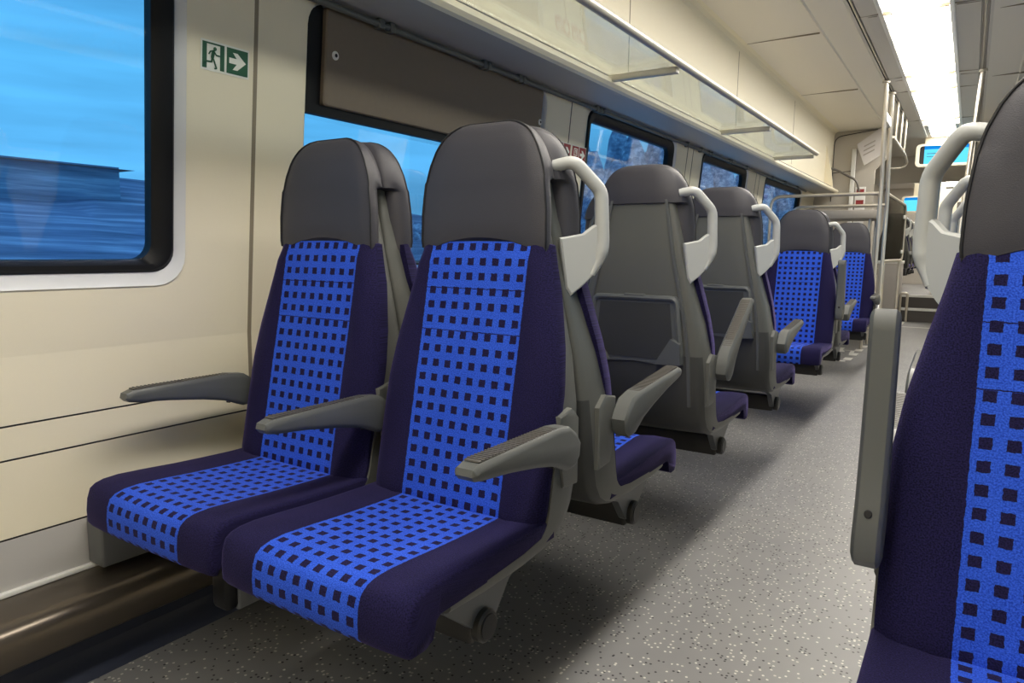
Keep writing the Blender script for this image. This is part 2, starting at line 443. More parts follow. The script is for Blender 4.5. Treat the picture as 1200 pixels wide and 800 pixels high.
def hubmesh(s):
    mb = MB()
    prof = [(.0,.50),(.062,.505),(.082,.60),(.080,.655),(.030,.665),(.0,.64)]
    mb.loft([[(s*.215, y, z) for y, z in prof], [(s*.233, y, z) for y, z in prof], [(s*.2355, y*.94+.003, .6+(z-.6)*.95) for y, z in prof]])
    return mb.mesh('armrest_hub', [M['shell']])
def handlemesh(s):
    mb = MB()
    path = bez([(s*.128,-.034,1.160),(s*.172,-.026,1.168),(s*.214,.020,1.108),(s*.217,.026,1.00),(s*.213,.023,.965),(s*.200,.008,.930)], .016, 4)
    n = len(path)
    mb.tube(path, [.0135 + .003*min(1, i/(n-6)) - .0075*max(0, (i-n+6)/5) for i in range(n)], 12)
    O = Vector((s*.150,-.046,0)); U = (Vector((s*.214,.026,0)) - O); U.normalize(); V = Vector((0,0,1)); N = U.cross(V)*(.016 if s > 0 else -.016)
    L = (Vector((s*.214,.026,0)) - O).length
    poly = [(0,1.008),(L*.55,1.018),(L*.78,1.035),(L*1.10,1.05),(L*1.12,.985),(L*.98,.945),(L*.55,.905),(L*.28,.885),(L*.16,.90)]
    a = [O + U*p[0] + V*p[1] for p in poly]
    c = sum(a, Vector())/len(a)
    mb.loft([[c+(p-c)*.93 - N*.55 for p in a], [p - N*.3 for p in a], [p + N*.3 for p in a], [c+(p-c)*.93 + N*.55 for p in a]])
    return mb.mesh('grab_handle', [M['handle']], angle=35)
def sidebracket(s):
    mb = MB()
    prof = [(.12,.39),(.40,.395),(.40,.375),(.31,.305),(.275,.285),(.25,.30),(.20,.36)]
    mb.loft([[(s*.176, y, z) for y, z in prof], [(s*.196, y, z) for y, z in prof]])
    return mb.mesh('support_bracket', [M['bracket']], smooth=False)
CACHE = {}
def cm(key, fn):
    if key not in CACHE: CACHE[key] = fn()
    return CACHE[key]
SEATGROUP = 'blue patterned train seats'
def seat(x, y, face, label, aisle=0, handle=False, arms=(), base=0.0, table=True):
    """aisle: local side (+1/-1) of the aisle, 0 for a window seat; arms: (local side, raise angle)"""
    r = empty('train_seat', (x, y, base), 0 if face > 0 else PI)
    tag(r, label, 'seat', SEATGROUP)
    link('backrest', cm('pad', padmesh), r)
    h, p = cm('head', headmesh)
    hd = link('headrest', h, r); link('piping', p, hd)
    link('seat_cushion', cm('cush', cushmesh), r)
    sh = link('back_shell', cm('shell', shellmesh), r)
    for s in (1, -1):
        link('shell_ridge', cm(('ridge', s), lambda: ridgemesh(s)), sh)
    if table:
        t = link('folding_table', cm('table', tablemesh)[0], r)
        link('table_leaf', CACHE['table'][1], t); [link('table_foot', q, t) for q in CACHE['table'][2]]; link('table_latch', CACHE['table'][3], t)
    for s in ((aisle,) if aisle else (1, -1)):
        link('support_bracket', cm(('brk', s), lambda: sidebracket(s)), r)
    for s, ang, *ofs in arms:
        link('armrest_hub', cm(('hub', s), lambda: hubmesh(s)), r)
        am, pd, sc = cm('arm', armmesh)
        a = link('armrest', am, r); a.location = (s*.252 if aisle == s else s*.246, .075, .604); a.scale = (1 if aisle == s else .78, 1, 1)
        if ofs: a.location.x -= s*.012; a.scale.x = .85; a.location.y += ofs[0]; a.location.z += ofs[1]
        a.rotation_euler = (math.radians(ang), 0, 0)
        link('armrest_top', pd, a); link('screw', sc, a)
    if handle:
        link('grab_handle', cm(('handle', aisle), lambda: handlemesh(aisle)), r)
    return r

XB, XA = -.888, -1.374
# left block: rows from the camera away
seat(XA, 1.268, -1, 'blue patterned window seat in front, with armrests on both sides, beside the cream wall', 0, False, ((1,0),(-1,0)))
seat(XB, 1.268, -1, 'large blue patterned aisle seat in front centre, lowered armrest on its aisle side', -1, False, ((-1,0),))
seat(XA, 1.366, 1, 'window seat back to back behind the front window seat, only a grey headrest edge showing', 0, False, ((1,0),(-1,0)))
seat(XB, 1.366, 1, 'aisle seat back to back behind the front centre seat, grab handle and lowered armrest showing', 1, True, ((1,6),))
seat(XA, 2.142, 1, 'window seat half hidden left of the nearest fully visible grey seat back with table', 0, False, ((1,0),(-1,0)))
seat(XB, 2.142, 1, 'aisle seat seen from behind, nearest grey back with folding table, armrest tilted up', 1, True, ((1,34),))
seat(XA, 2.990, 1, 'window seat mostly hidden behind the second grey seat back from the front', 0, False, ((1,0),(-1,0)))
seat(XB, 2.990, 1, 'aisle seat seen from behind, second grey back with folding table, armrest lowered', 1, True, ((1,6),))
seat(XA, 4.690, -1, 'blue window seat facing the camera in the middle bay, hidden behind grey seat backs', 0, False, ((1,0),(-1,0)))
seat(XB, 4.690, -1, 'blue aisle seat facing the camera in the middle bay, armrest folded fully upright', -1, False, ((-1,78),))
seat(XA, 4.788, 1, 'window seat back to back behind the middle bay blue window seat', 0, False, ((1,0),(-1,0)))
seat(XB, 4.788, 1, 'aisle seat backing onto the middle bay blue seat, pale grab handle at its shoulder', 1, True, ((1,6),))
seat(XA, 6.756, -1, 'farthest blue window seat, just in front of the steel barrier rails by the wall', 0, False, ((1,0),(-1,0)))
seat(XB, 6.756, -1, 'farthest blue aisle seat facing the camera, beside the steel grab poles', -1, False, ((-1,0),))
XR = .150
seat(XR, 1.215, -1, 'blue patterned seat cropped by the right picture edge, armrest folded upright', 1, False, ((1,84,.062,-.035),), base=-.008)
seat(XR, 1.318, 1, 'right aisle seat behind the cropped seat, only its large grab handle visible', -1, True, ((-1,6),))
seat(XR, 2.142, 1, 'right aisle seat whose grab handle shows inside the large near grab handle', -1, True, ((-1,6),))
seat(XR, 2.990, 1, 'right aisle seat whose handle is the innermost of the nested grab handles', -1, True, ((-1,6),))
UP = .38
for k, (yy, lb) in enumerate(((12.75,'dark seat on the upper level, first beyond the steps, seen from behind'),(13.55,'dark seat on the upper level, second beyond the steps'),(14.35,'dark seat on the upper level, third beyond the steps'))):
    seat(-1.05, yy, 1, lb, 1, True, ((1,6),), UP)

# beams that carry the seats, from the wall to the aisle
def beam(y, x0, x1, cap, label, wall=True, f=1):
    r = empty('seat_support_beam', ((x0+x1)/2, y, 0))
    tag(r, label, 'beam', 'beams under the seats')
    cx = (x0+x1)/2; s = 1 if cap > cx else -1
    b = MB(); b.box(x0-cx, x1-cx, -.024, .024, .272, .340, bev=.006); b.build('beam', M['beam'], r)
    c = MB(); c.disc((x1-cx if s > 0 else x0-cx, 0, .306), (s,0,0), .031, .022, 28, bev=.004); e = c.build('end_cap', M['beam'], r)
    e2 = MB(); e2.disc((((x1-cx) if s > 0 else (x0-cx))+s*.022, 0, .306), (s,0,0), .024, .002, 28, bev=.001); e2.build('cap_disc', M['black'], e)
    if wall:
        k = MB(); k.box(x0-cx+.002, x0-cx+.07, min(-.03*f,.19*f), max(-.03*f,.19*f), .232, .345, bev=.006); k.build('wall_bracket', M['bracket'], r)
        k = MB(); k.box(.035, .085, min(-.02*f,.20*f), max(-.02*f,.20*f), .29, .383, bev=.006); k.build('middle_bracket', M['bracket'], r)
        q = MB(); q.box(.036, .084, min(.195*f,.225*f), max(.195*f,.225*f), .295, .378, bev=.01); q.build('latch_box', M['black'], r)
    return r
DX = .287
for y, f, lb in ((1.268,-1,'beam under the two front blue seats'),(1.366,1,'beam under the pair back to back with the front seats'),(2.142,1,'beam under the nearest grey backed pair with raised armrest'),(2.99,1,'beam under the second grey backed pair'),(4.69,-1,'beam under the blue pair of the middle bay'),(4.788,1,'beam under the pair behind the middle bay blue seats'),(6.756,-1,'beam under the farthest blue pair near the poles')):
    beam(y+f*DX, -1.712, -.700, 0, 'dark steel ' + lb, True, f)
for y, f, lb in ((1.215,-1,'cropped right hand seat'),(1.318,1,'right seat with the large grab handle'),(2.142,1,'second right seat behind the large handle'),(2.99,1,'third right seat behind the large handle')):
    beam(y+f*DX, -.038, 1.035, -1, 'dark steel beam under the ' + lb, False)
beamf = [beam(yy+DX, -1.712, -.862, 0, 'dark steel beam under the %s upper level seat' % w, False) for yy, w in ((12.75,'first'),(13.55,'second'),(14.35,'third'))]
for o in beamf: o.location.z = UP

# ------------------------------------------------------------------ the carriage shell
Y0, Y1 = -1.6, 9.2
YE = 17.0
def wx(Z): return -1.72 + .094*max(0.0, Z-.74)
def wallpt(y, Z, off=0.0):
    """point on the left wall, off metres into the room"""
    return (wx(Z) + off*.996, y, Z - (off*.09 if Z > .74 else 0))

WIN = [(-.40,1.064),(1.440,2.792),(3.190,4.440),(4.955,6.175),(6.760,8.440)]
WZ0, WZ1, WR = .888, 1.690, .075
def wall_left():
    mb = MB()
    prof = [(wx(2.0)-.2,2.0)]
    # lower profile; grooves faced in dark gasket colour, standing in for depth shade
    bands = [(.215,.338,1),(.342,.513,0),(.517,.588,0),(.592,.74,0)]
    for a, b, m_ in bands:
        i = mb.add([(wx(a),Y0,a),(wx(a),Y1+.1,a),(wx(b),Y1+.1,b),(wx(b),Y0,b)]); mb.face([i,i+1,i+2,i+3], m_)
    for z in (.340,.515,.590):
        i = mb.add([(-1.726,Y0,z-.003),(-1.726,Y1+.1,z-.003),(-1.726,Y1+.1,z+.003),(-1.726,Y0,z+.003)]); mb.face([i,i+1,i+2,i+3], 2)
        for zz in (z-.002, z+.002):
            i = mb.add([(-1.726,Y0,zz),(-1.726,Y1+.1,zz),(-1.72,Y1+.1,zz),(-1.72,Y0,zz)]); mb.face([i,i+1,i+2,i+3], 2)
    def quad(y0, y1, z0, z1, m_=0):
        i = mb.add([wallpt(y0,z0),wallpt(y1,z0),wallpt(y1,z1),wallpt(y0,z1)]); mb.face([i,i+1,i+2,i+3], m_)
    quad(Y0, Y1+.1, .74, .86); 
    edges = [Y0]
    for a, b in WIN: edges += [a-.03, b+.03]
    edges += [Y1+.1]
    for k in range(0, len(edges), 2): quad(edges[k], edges[k+1], .86, 2.0)
    for a, b in WIN:
        y0, y1 = a-.03, b+.03; z0, z1 = .86, 2.0
        hole = rrect(a, b, WZ0, WZ1, WR)
        cy, cz = (a+b)/2, (WZ0+WZ1)/2
        outer = []
        for p in hole:
            dy, dz = p[0]-cy, p[1]-cz
            t = min(((y1-cy)/dy if dy > 0 else (y0-cy)/dy) if abs(dy) > 1e-9 else 1e9, ((z1-cz)/dz if dz > 0 else (z0-cz)/dz) if abs(dz) > 1e-9 else 1e9)
            outer.append((cy+dy*t, cz+dz*t))
        i = mb.add([wallpt(*p) for p in outer]); j = mb.add([wallpt(*p) for p in hole]); n = len(hole)
        for k in range(n):
            k2 = (k+1) % n; mb.face([i+k, i+k2, j+k2, j+k], 0)
        # corners of the rectangle
        for sy, sz in ((1,1),(0,1),(0,0),(1,0)):
            C = (y1 if sy else y0, z1 if sz else z0)
            for k in range(n):
                k2 = (k+1) % n
                A, B = outer[k], outer[k2]
                if abs(A[0]-B[0]) > 1e-6 and abs(A[1]-B[1]) > 1e-6:
                    if (abs(A[0]-C[0]) < 1e-6 or abs(B[0]-C[0]) < 1e-6) and (abs(A[1]-C[1]) < 1e-6 or abs(B[1]-C[1]) < 1e-6):
                        q = mb.add([wallpt(*C)]); mb.face([i+k, i+k2, q], 0)
    return mb.build('wall_left', [M['wall'], M['wallgrey'], M['gasket']], smooth=False)
struct(wall_left())

for wi, (a, b) in enumerate(WIN):
    root = empty('window_%d' % (wi+1), wallpt((a+b)/2, WZ0)); struct(root)
    L0 = Vector(root.location)
    def ring(y0, y1, z0, z1, r, off): return [Vector(wallpt(p[0], p[1], off)) - L0 for p in rrect(y0, y1, z0, z1, r)]
    e = .020
    s = MB()
    if wi == 1:   # this one has a narrow surround
        rings = [ring(a-.002,b+.002,WZ0-.002,WZ1+.002,WR,.002), ring(a+.004,b-.004,WZ0+.006,WZ1-.004,WR,-.012), ring(a+.005,b-.005,WZ0+.02,WZ1-.004,WR-.01,-.05)]
        g = (a+.006, b-.006, WZ0+.03, WZ1-.005); gr = .05
    else:
        rings = [ring(a-.004,b+.004,WZ0-.004,WZ1+.004,WR,.003), ring(a+.006,b-.006,WZ0+.008,WZ1-.004,WR-.005,-.004), ring(a+e,b-e,WZ0+e+.008,WZ1-.010,WR-.02,-.010)]
        g = (a+e, b-e, WZ0+e+.008, WZ1-.010); gr = .055
    s.loft(rings, closed=True, cap0=False, cap1=False); s.build('window_surround', M['reveal'], root)
    f = MB(); w = .052 if wi != 1 else .022
    d0 = -.010 if wi != 1 else -.05
    f.loft([ring(*g, gr, d0+.0), ring(g[0]+.008,g[1]-.008,g[2]+.008,g[3]-.008,gr,d0+.008), ring(g[0]+w*.6,g[1]-w*.6,g[2]+w*.35,g[3]-w*.6,gr-.01,d0+.006), ring(g[0]+w,g[1]-w,g[2]+w*.55,g[3]-w,gr-.012,d0-.012), ring(g[0]+w,g[1]-w,g[2]+w*.55,g[3]-w,gr-.012,d0-.04)], cap0=False, cap1=False)
    f.build('rubber_frame', M['rubber'], root)
    p = MB(); gg = (g[0]+w*.8, g[1]-w*.8, g[2]+w*.4, g[3]-w*.8)
    p.loft([ring(*gg, gr-.012, d0-.022), ring(*gg, gr-.012, d0-.030)]); p.build('window_pane', M['winglass'], root, smooth=False)
# hopper panel in the second window
r = empty('hopper_panel', wallpt(2.14, 1.40, -.01)); tag(r, 'brown grey tilting panel closing the upper part of the second window', 'window panel')
L0 = Vector(r.location)
def wp(y, Z, off): return Vector(wallpt(y, Z, off)) - L0
pb = MB(); pts = rrect(1.512, 2.764, 1.405, 1.682, .012, 3)
pb.loft([[wp(*p,-.040) for p in pts], [wp(*p,-.006) for p in pts], [wp(p[0]+(.004 if p[0] < 2 else -.004), p[1]+(.004 if p[1] < 1.5 else -.004), -.002) for p in pts]]); pb.build('panel', M['blind'], r)
fb = MB()
fb.loft([[wp(*p,-.045) for p in rrect(1.447,1.512,1.395,1.684,.01,3)], [wp(*p,-.020) for p in rrect(1.447,1.512,1.395,1.684,.01,3)]])
fb.loft([[wp(*p,-.045) for p in rrect(1.447,2.785,1.376,1.404,.008,3)], [wp(*p,-.012) for p in rrect(1.447,2.785,1.376,1.404,.008,3)]])
fb.build('panel_frame', M['rubber'], r)
for yy, zz in ((1.548,1.553),(2.748,1.545)):
    lk = MB(); n = Vector((.996,0,-.09)); lk.disc(wp(yy, zz, -.003), n, .013, .006, 20, bev=.002)
    lo = lk.build('lock', M['white'], r); 
    kh = MB(); c = wp(yy, zz, .003); kh.disc(c, n, .0055, .002, 14, bev=.001); kh.build('keyhole', M['black'], lo)

# seams between wall panels
ti = 1
def seam(y, z0, z1, w, m_):
    global ti
    mb = MB(); rs = []
    for k in range(9):
        z = z0+(z1-z0)*k/8
        rs.append([wallpt(y-w/2, z, -.004), wallpt(y-w/2, z, .001), wallpt(y+w/2, z, .001), wallpt(y+w/2, z, -.004)])
    mb.loft(rs); struct(mb.build('trim_%d' % ti, m_, smooth=False)); ti += 1
seam(1.268, .60, 1.70, .012, M['softseam'])
seam(3.020, .60, 1.70, .006, M['gasket'])
seam(4.650, .60, 1.70, .006, M['gasket']); seam(4.760, .60, 1.70, .006, M['gasket'])
seam(6.440, .60, 1.70, .006, M['gasket']); seam(6.560, .60, 1.70, .006, M['gasket'])

# luggage box under the rack, upper side panel, ceiling (all run the length of the car)
def extrude(name, prof, y0, y1, m_, mi=None):
    mb = MB(); mats = m_ if isinstance(m_, list) else [m_]
    for k in range(len(prof)-1):
        a, b = prof[k], prof[k+1]
        i = mb.add([(a[0],y0,a[1]),(a[0],y1,a[1]),(b[0],y1,b[1]),(b[0],y0,b[1])])
        mb.face([i,i+1,i+2,i+3], mi[k] if mi else 0)
    return mb.build(name, mats, smooth=True, angle=25)
sof = MB()
sprof = [(-1.66,1.693),(-1.392,1.693),(-1.388,1.688),(-1.368,1.691),(-1.357,1.704),(-1.359,1.722),(-1.372,1.731),(-1.382,1.732),(-1.382,1.742),(-1.455,1.755),(-1.66,1.755)]
sof.loft([[(x, Y0, z) for x, z in sprof], [(x, Y1-.12, z) for x, z in sprof], ])
for k, f in enumerate(sof.f):
    if k == 0: sof.m[k] = 1
    if k in (6, 7): sof.m[k] = 2
struct(sof.build('trim_%d' % ti, [M['wall'], M['soffit'], M['gasket']], angle=34)); ti += 1
# sloped end of the luggage box
eb = MB()
p0 = [(-1.66,1.693),(-1.36,1.700),(-1.36,1.735),(-1.455,1.82),(-1.455,2.2),(-1.66,2.2)]
struct(extrude('trim_%d' % ti, [(-1.455,1.75),(-1.455,2.36),(-1.447,2.385),(-1.425,2.399),(-1.40,2.405)], Y0, Y1, [M['wall']])); ti += 1
cp = [(-1.40,2.405),(-.935,2.413),(-.925,2.405),(-.915,2.413),(-.725,2.408),(-.715,2.398),(-.700,2.398),(-.698,2.412),(-.675,2.412),(-.673,2.400),(-.64,2.400),(-.575,2.404)]
cpr = [(-.19,2.404),(-.10,2.400),(-.06,2.400),(-.058,2.412),(-.020,2.412),(-.018,2.400),(.0,2.400),(.20,2.412),(.21,2.405),(.22,2.413),(.70,2.405),(.745,2.385),(.77,2.36),(.77,1.75)]
struct(extrude('ceiling', cp, Y0, Y1, [M['ceil'], M['ceilgrey'], M['gasket']], [0,0,0,0,1,1,2,1,2,1,1]))
struct(extrude('ceiling_right', cpr, Y0, Y1, [M['ceil'], M['ceilgrey'], M['gasket']], [1,1,2,1,2,1,0,0,0,0,0,0,0])); bpy.data.objects['ceiling_right'].name = 'ceiling.001'
# thin joints across ceiling and side panels
jn = MB()
for y in (-.35,1.43,3.25,5.10,6.95):
    jn.box(-1.458,-1.4535,y-.003,y+.003,1.80,2.37); jn.box(-1.41,-.94,y-.003,y+.003,2.4035,2.42)
    jn.box(-.635,-.585,y-.20,y-.195,2.3995,2.41)
    jn.box(-.18,-.065,y-.20,y-.195,2.3985,2.41); jn.box(.03,.68,y-.003,y+.003,2.401,2.42)
for y in (4.87,6.64,7.23,8.81):
    jn.box(-.70,-.575,y-.003,y+.003,2.399,2.41); jn.box(-.19,-.065,y-.003,y+.003,2.398,2.41)
struct(jn.build('trim_%d' % ti, M['softseam'], smooth=False)); ti += 1
# steel tracks in the ceiling
for xx in (-.687, -.039):
    tr = MB().tube([(xx, Y0, 2.405), (xx, Y1, 2.405)], .008, 8); struct(tr.build('trim_%d' % ti, M['chrome'])); ti += 1

# ceiling light: one long luminaire of diffusers
lr = empty('ceiling_light', (-.3825, 4.3, 2.40)); tag(lr, 'long bright ceiling light strip of white diffuser panels running above the aisle', 'ceiling light')
ly = [-1.5,-.22,1.55,3.12,4.87,6.64,7.23,8.81,10.06]
for a, b in zip(ly, ly[1:]):
    d = MB(); rs = []
    for k in range(9):
        s = -1 + 2*k/8; rs.append((s*.166, .012*(s*s) - .002))
    d.loft([[(x, a+.003-4.3, z) for x, z in rs]+[(.166,a+.003-4.3,.03),(-.166,a+.003-4.3,.03)], [(x, b-.003-4.3, z) for x, z in rs]+[(.166,b-.003-4.3,.03),(-.166,b-.003-4.3,.03)]])
    for q in (0, 7): d.m[q] = 1
    d.build('diffuser', [M['lamp'], M['lampedge']], lr)
fr = MB()
for s in (1, -1): fr.box(s*.168 if s > 0 else -.194, .194 if s > 0 else -.168, ly[0]-4.3, ly[-1]-4.3, -.004, .05, bev=.004)
fr.build('light_frame', M['white'], lr)
for y in ly[1:-1]:
    jb = MB(); jb.box(-.168,.168,y-.007-4.3,y+.007-4.3,-.010,.03); jb.build('diffuser_joint', M['softseam'], lr)

# floor
fl = MB(); fl.box(-1.72,1.04,Y0,12.0,-.05,0); struct(fl.build('floor', M['floor'], smooth=False))
# heater cover along the wall with a dark skirting recess below it
hc = MB()
hp = [(-1.72,.214),(-1.60,.214),(-1.582,.210),(-1.568,.200),(-1.560,.185),(-1.556,.130),(-1.562,.124),(-1.64,.124),(-1.72,.124)]
hc.loft([[(x, Y0, z) for x, z in hp], [(x, Y1, z) for x, z in hp]])
ho = hc.build('heater_cover', M['heater'], angle=50); tag(ho, 'long bronze metal heater cover running low along the left wall', 'heater')
sk = MB(); sk.box(-1.712,-1.635,Y0,Y1,.0,.124); sk.loft([[(x,Y0,z) for x, z in ((-1.635,.0),(-1.60,.0),(-1.605,.012),(-1.628,.035),(-1.635,.06))],[(x,Y1,z) for x, z in ((-1.635,.0),(-1.60,.0),(-1.605,.012),(-1.628,.035),(-1.635,.06))]])
struct(sk.build('baseboard_left', M['navystrip'], angle=60))
wt = MB(); wt.box(-1.722,-1.708,Y0,Y1,.214,.226, bev=.003); struct(wt.build('trim_%d' % ti, M['white'])); ti += 1

# right wall: plain shell with window openings
rw = MB()
rwx = 1.04
def rq(y0, y1, z0, z1):
    i = rw.add([(rwx,y0,z0),(rwx,y1,z0),(rwx-.09*(z1>1.2),y1,z1),(rwx-.09*(z1>1.2),y0,z1)]); rw.face([i,i+1,i+2,i+3])
rq(Y0, 12, 0, .9)
for z0, z1 in ((.9,1.0),(1.55,1.7)):
    i = rw.add([(rwx-.1*(z0-.9)-.002,Y0,z0),(rwx-.1*(z0-.9)-.002,12,z0),(rwx-.1*(z1-.9)-.002,12,z1),(rwx-.1*(z1-.9)-.002,Y0,z1)]); rw.face([i,i+1,i+2,i+3])
edges = [Y0]
for a, b in WIN: edges += [a+.05, b-.05]
edges += [12]
for k in range(0, len(edges), 2):
    i = rw.add([(rwx,edges[k],.9),(rwx,edges[k+1],.9),(rwx-.08,edges[k+1],1.7),(rwx-.08,edges[k],1.7)]); rw.face([i,i+1,i+2,i+3])
i = rw.add([(rwx-.08,Y0,1.7),(rwx-.08,12,1.7),(rwx-.27,12,1.72),(rwx-.27,Y0,1.72)]); rw.face([i,i+1,i+2,i+3])
i = rw.add([(rwx-.27,Y0,1.72),(rwx-.27,12,1.72),(rwx-.27,12,2.4),(rwx-.27,Y0,2.4)]); rw.face([i,i+1,i+2,i+3])
struct(rw.build('wall_right', M['wall'], smooth=False))
# wall behind the camera
bw = MB(); bw.box(-1.75,1.06,Y0-.05,Y0,0,2.45); struct(bw.build('wall_back', M['wall'], smooth=False))

# coat rail with clamps under the soffit
cr_ = empty('coat_rail', (-1.605, 3.9, 1.676)); tag(cr_, 'thin grey coat rail with paired clamps above the windows', 'rail')
MB().tube([(0,-3.6,0),(0,4.6,0)], .010, 10).build('rail', M['shell'], cr_)
for y in (1.70,1.75,2.26,2.29,2.51,2.54,3.22,3.26,3.30,4.55,4.83,5.0,5.06,5.5,5.56,6.0,6.9,7.4,7.45,8.0,8.05):
    MB().box(-.016,.012,y-.012-3.9,y+.012-3.9,-.014,.017, bev=.004).build('clamp', M['shell'], cr_)

# glass luggage rack
rk = empty('luggage_rack', (-1.37, 3.0, 1.74)); tag(rk, 'long glass luggage rack with steel front rail above the left windows', 'luggage rack')
RY1 = 5.95-3.0; RXI, RXO = -1.375+1.37, -1.068+1.37; RZI, RZO = -.004, .004
g = MB()
gy = [-4.4,-1.55,.16,1.75,RY1-.02]
g.loft([[(RXI,-4.4,RZI),(RXO,-4.4,RZO),(RXO,-4.4,RZO+.006),(RXI,-4.4,RZI+.006)],[(RXI,RY1-.03,RZI),(RXO,RY1-.03,RZO),(RXO,RY1-.03,RZO+.006),(RXI,RY1-.03,RZI+.006)]])
g.build('glass_shelf', M['rackglass'], rk, smooth=False)
MB().tube([(RXO+.006,-4.4,RZO+.006),(RXO+.006,RY1,RZO+.006)], .016, 14).build('front_rail', M['chrome'], rk)
for y in (-3.2,-1.6,-.12,1.47,RY1-.07):
    b = MB(); b.box(RXI-.005,RXO,y-.016,y+.016,-.030,-.004, bev=.003); b.build('shelf_bracket', M['chrome'], rk)

# ------------------------------------------------------------------ signs on the wall
def flatframe(y, Z, L0):
    O = Vector(wallpt(y, Z, 0)) - L0
    V = Vector((.094,0,1)).normalized(); U = Vector((0,1,0)); N = Vector((.996,0,-.094)).normalized()
    return O, U, V, N
def sign(name, y, Z, label, cat):
    r = empty(name, wallpt(y, Z, 0)); tag(r, label, cat); return r, Vector(r.location)
def sq(x0, x1, z0, z1): return [(x0,z0),(x1,z0),(x1,z1),(x0,z1)]
def layer(mb, poly, fr, o, d=.0008):
    O, U, V, N = fr; mb.prism(poly, d, 0, (O+N*o, U, V, N))
def stroke(mb, pts, w, fr, o):
    """a flat stroke of width w along pts"""
    for a, b in zip(pts, pts[1:]):
        ax, az = a; bx, bz = b; l = math.hypot(bx-ax, bz-az); nx, nz = -(bz-az)/l*w/2, (bx-ax)/l*w/2
        layer(mb, [(ax+nx,az+nz),(bx+nx,bz+nz),(bx-nx,bz-nz),(ax-nx,az-nz)], fr, o)
    for p in pts: layer(mb, [(p[0]+w/2*math.cos(k*PI/5), p[1]+w/2*math.sin(k*PI/5)) for k in range(10)], fr, o)
ARROW = [(.10,.40),(.10,.62),(.46,.62),(.27,.84),(.49,.84),(.90,.51),(.49,.16),(.27,.16),(.46,.40)]
def arrow(x0, z0, s): return [(x0+p[0]*s, z0+p[1]*s) for p in ARROW]
r, L0 = sign('exit_sign', 1.177, 1.425, 'green and white emergency exit sign with running figure and arrow on the cream wall', 'sign')
F = flatframe(1.107, 1.424, L0)
b = MB(); layer(b, sq(0,.140,0,.073), F, .0005); b.build('backing', M['signwhite'], r, smooth=False)
b = MB(); S = .062
layer(b, sq(.004,.016,.005,.068), F, .0014); layer(b, sq(.054,.066,.005,.068), F, .0014); layer(b, sq(.016,.054,.064,.068), F, .0014); b.build('green_doorway', M['green'], r, smooth=False)
b = MB(); layer(b, [(.0385+.0046*math.cos(k*PI/8), .0545+.0046*math.sin(k*PI/8)) for k in range(16)], F, .0024)
stroke(b, [(.034,.047),(.0315,.033)], .0085, F, .0024)
stroke(b, [(.034,.049),(.026,.047),(.0215,.040)], .0032, F, .0024)
stroke(b, [(.036,.047),(.043,.040),(.051,.040)], .0032, F, .0024)
stroke(b, [(.033,.032),(.038,.021),(.043,.009)], .0042, F, .0024)
stroke(b, [(.031,.032),(.029,.022),(.013,.021)], .0042, F, .0024)
layer(b, sq(.037,.043,.006,.009), F, .0024); layer(b, sq(.010,.015,.013,.022), F, .0024)
b.build('running_figure', M['green'], r, smooth=False)
b = MB(); layer(b, sq(.073,.136,.005,.068), F, .0014); b.build('green_panel', M['green'], r, smooth=False)
b = MB(); layer(b, arrow(.0735,.0055,.062), F, .0024); b.build('arrow', M['signwhite'], r, smooth=False)
for y, lb, flip in ((2.905,'red safety sign left of the wall seam, mostly hidden by the headrest',False),(3.064,'red safety sign with white arrow right of the wall seam, beside the third window',False)):
    r, L0 = sign('fire_safety_sign', y+.07, 1.415, lb, 'sign'); r['group'] = 'red safety signs'
    F = flatframe(y, 1.416, L0)
    b = MB(); layer(b, sq(-.004,.144,-.004,.074), F, .0005); b.build('backing', M['signwhite'], r, smooth=False)
    b = MB(); layer(b, sq(0,.066,0,.07), F, .0014); layer(b, sq(.074,.140,0,.07), F, .0014); b.build('red_panel', M['signred'], r, smooth=False)
    b = MB(); layer(b, arrow(.076,.004,.062), F, .0024); b.build('arrow', M['signwhite'], r, smooth=False)
    b = MB(); stroke(b, [(.018,.028),(.018,.058),(.050,.058),(.050,.028),(.018,.028)], .004, F, .0024); stroke(b, [(.030,.036),(.030,.050),(.042,.050),(.042,.036)], .004, F, .0024); b.build('pictogram', M['signwhite'], r, smooth=False)

# ------------------------------------------------------------------ poles, rails, far end
def steel(name, path, rad, r, label, cat, group=None, m_='chrome'):
    root = empty(name, path[0]); tag(root, label, cat, group); L0 = Vector(path[0])
    MB().tube([p - L0 for p in bez(path, rad)], r, 12).build('tube', M[m_], root)
    return root
def flange(root, p, axis=(0,0,1)):
    MB().disc(Vector(p)-Vector(root.location), axis, .03, .02, 20).build('flange', M['chrome'], root)
p1 = steel('grab_pole', [(-.695,6.46,.335),(-.690,6.70,.335),(-.686,6.84,.52),(-.686,6.82,1.6),(-.690,6.66,2.390)], .12, .0165, 'nearer of the two steel grab poles left of the aisle beside the farthest blue seat', 'grab pole', 'steel grab poles')
flange(p1, (-.690,6.66,2.372))
p2 = steel('grab_pole', [(-.688,6.86,.335),(-.686,7.20,.335),(-.684,7.36,.52),(-.684,7.38,1.4),(-.687,7.14,2.390)], .12, .0165, 'farther of the two steel grab poles left of the aisle, carrying the lower barrier rail', 'grab pole', 'steel grab poles')
flange(p2, (-.687,7.14,2.372))
lk = MB(); lk.box(-.012,.012,0,.40,-.05,.02, bev=.004); o = lk.build('pole_link', M['white'], p1); o.location = Vector((-.688,6.72,2.14)) - Vector(p1.location)
steel('barrier_rail', [(-1.70,6.88,.84),(-1.60,6.88,.86),(-1.60,6.88,1.503),(-.69,6.85,1.503)], .10, .015, 'upper horizontal steel barrier rail behind the farthest blue seats', 'rail', 'barrier rails')
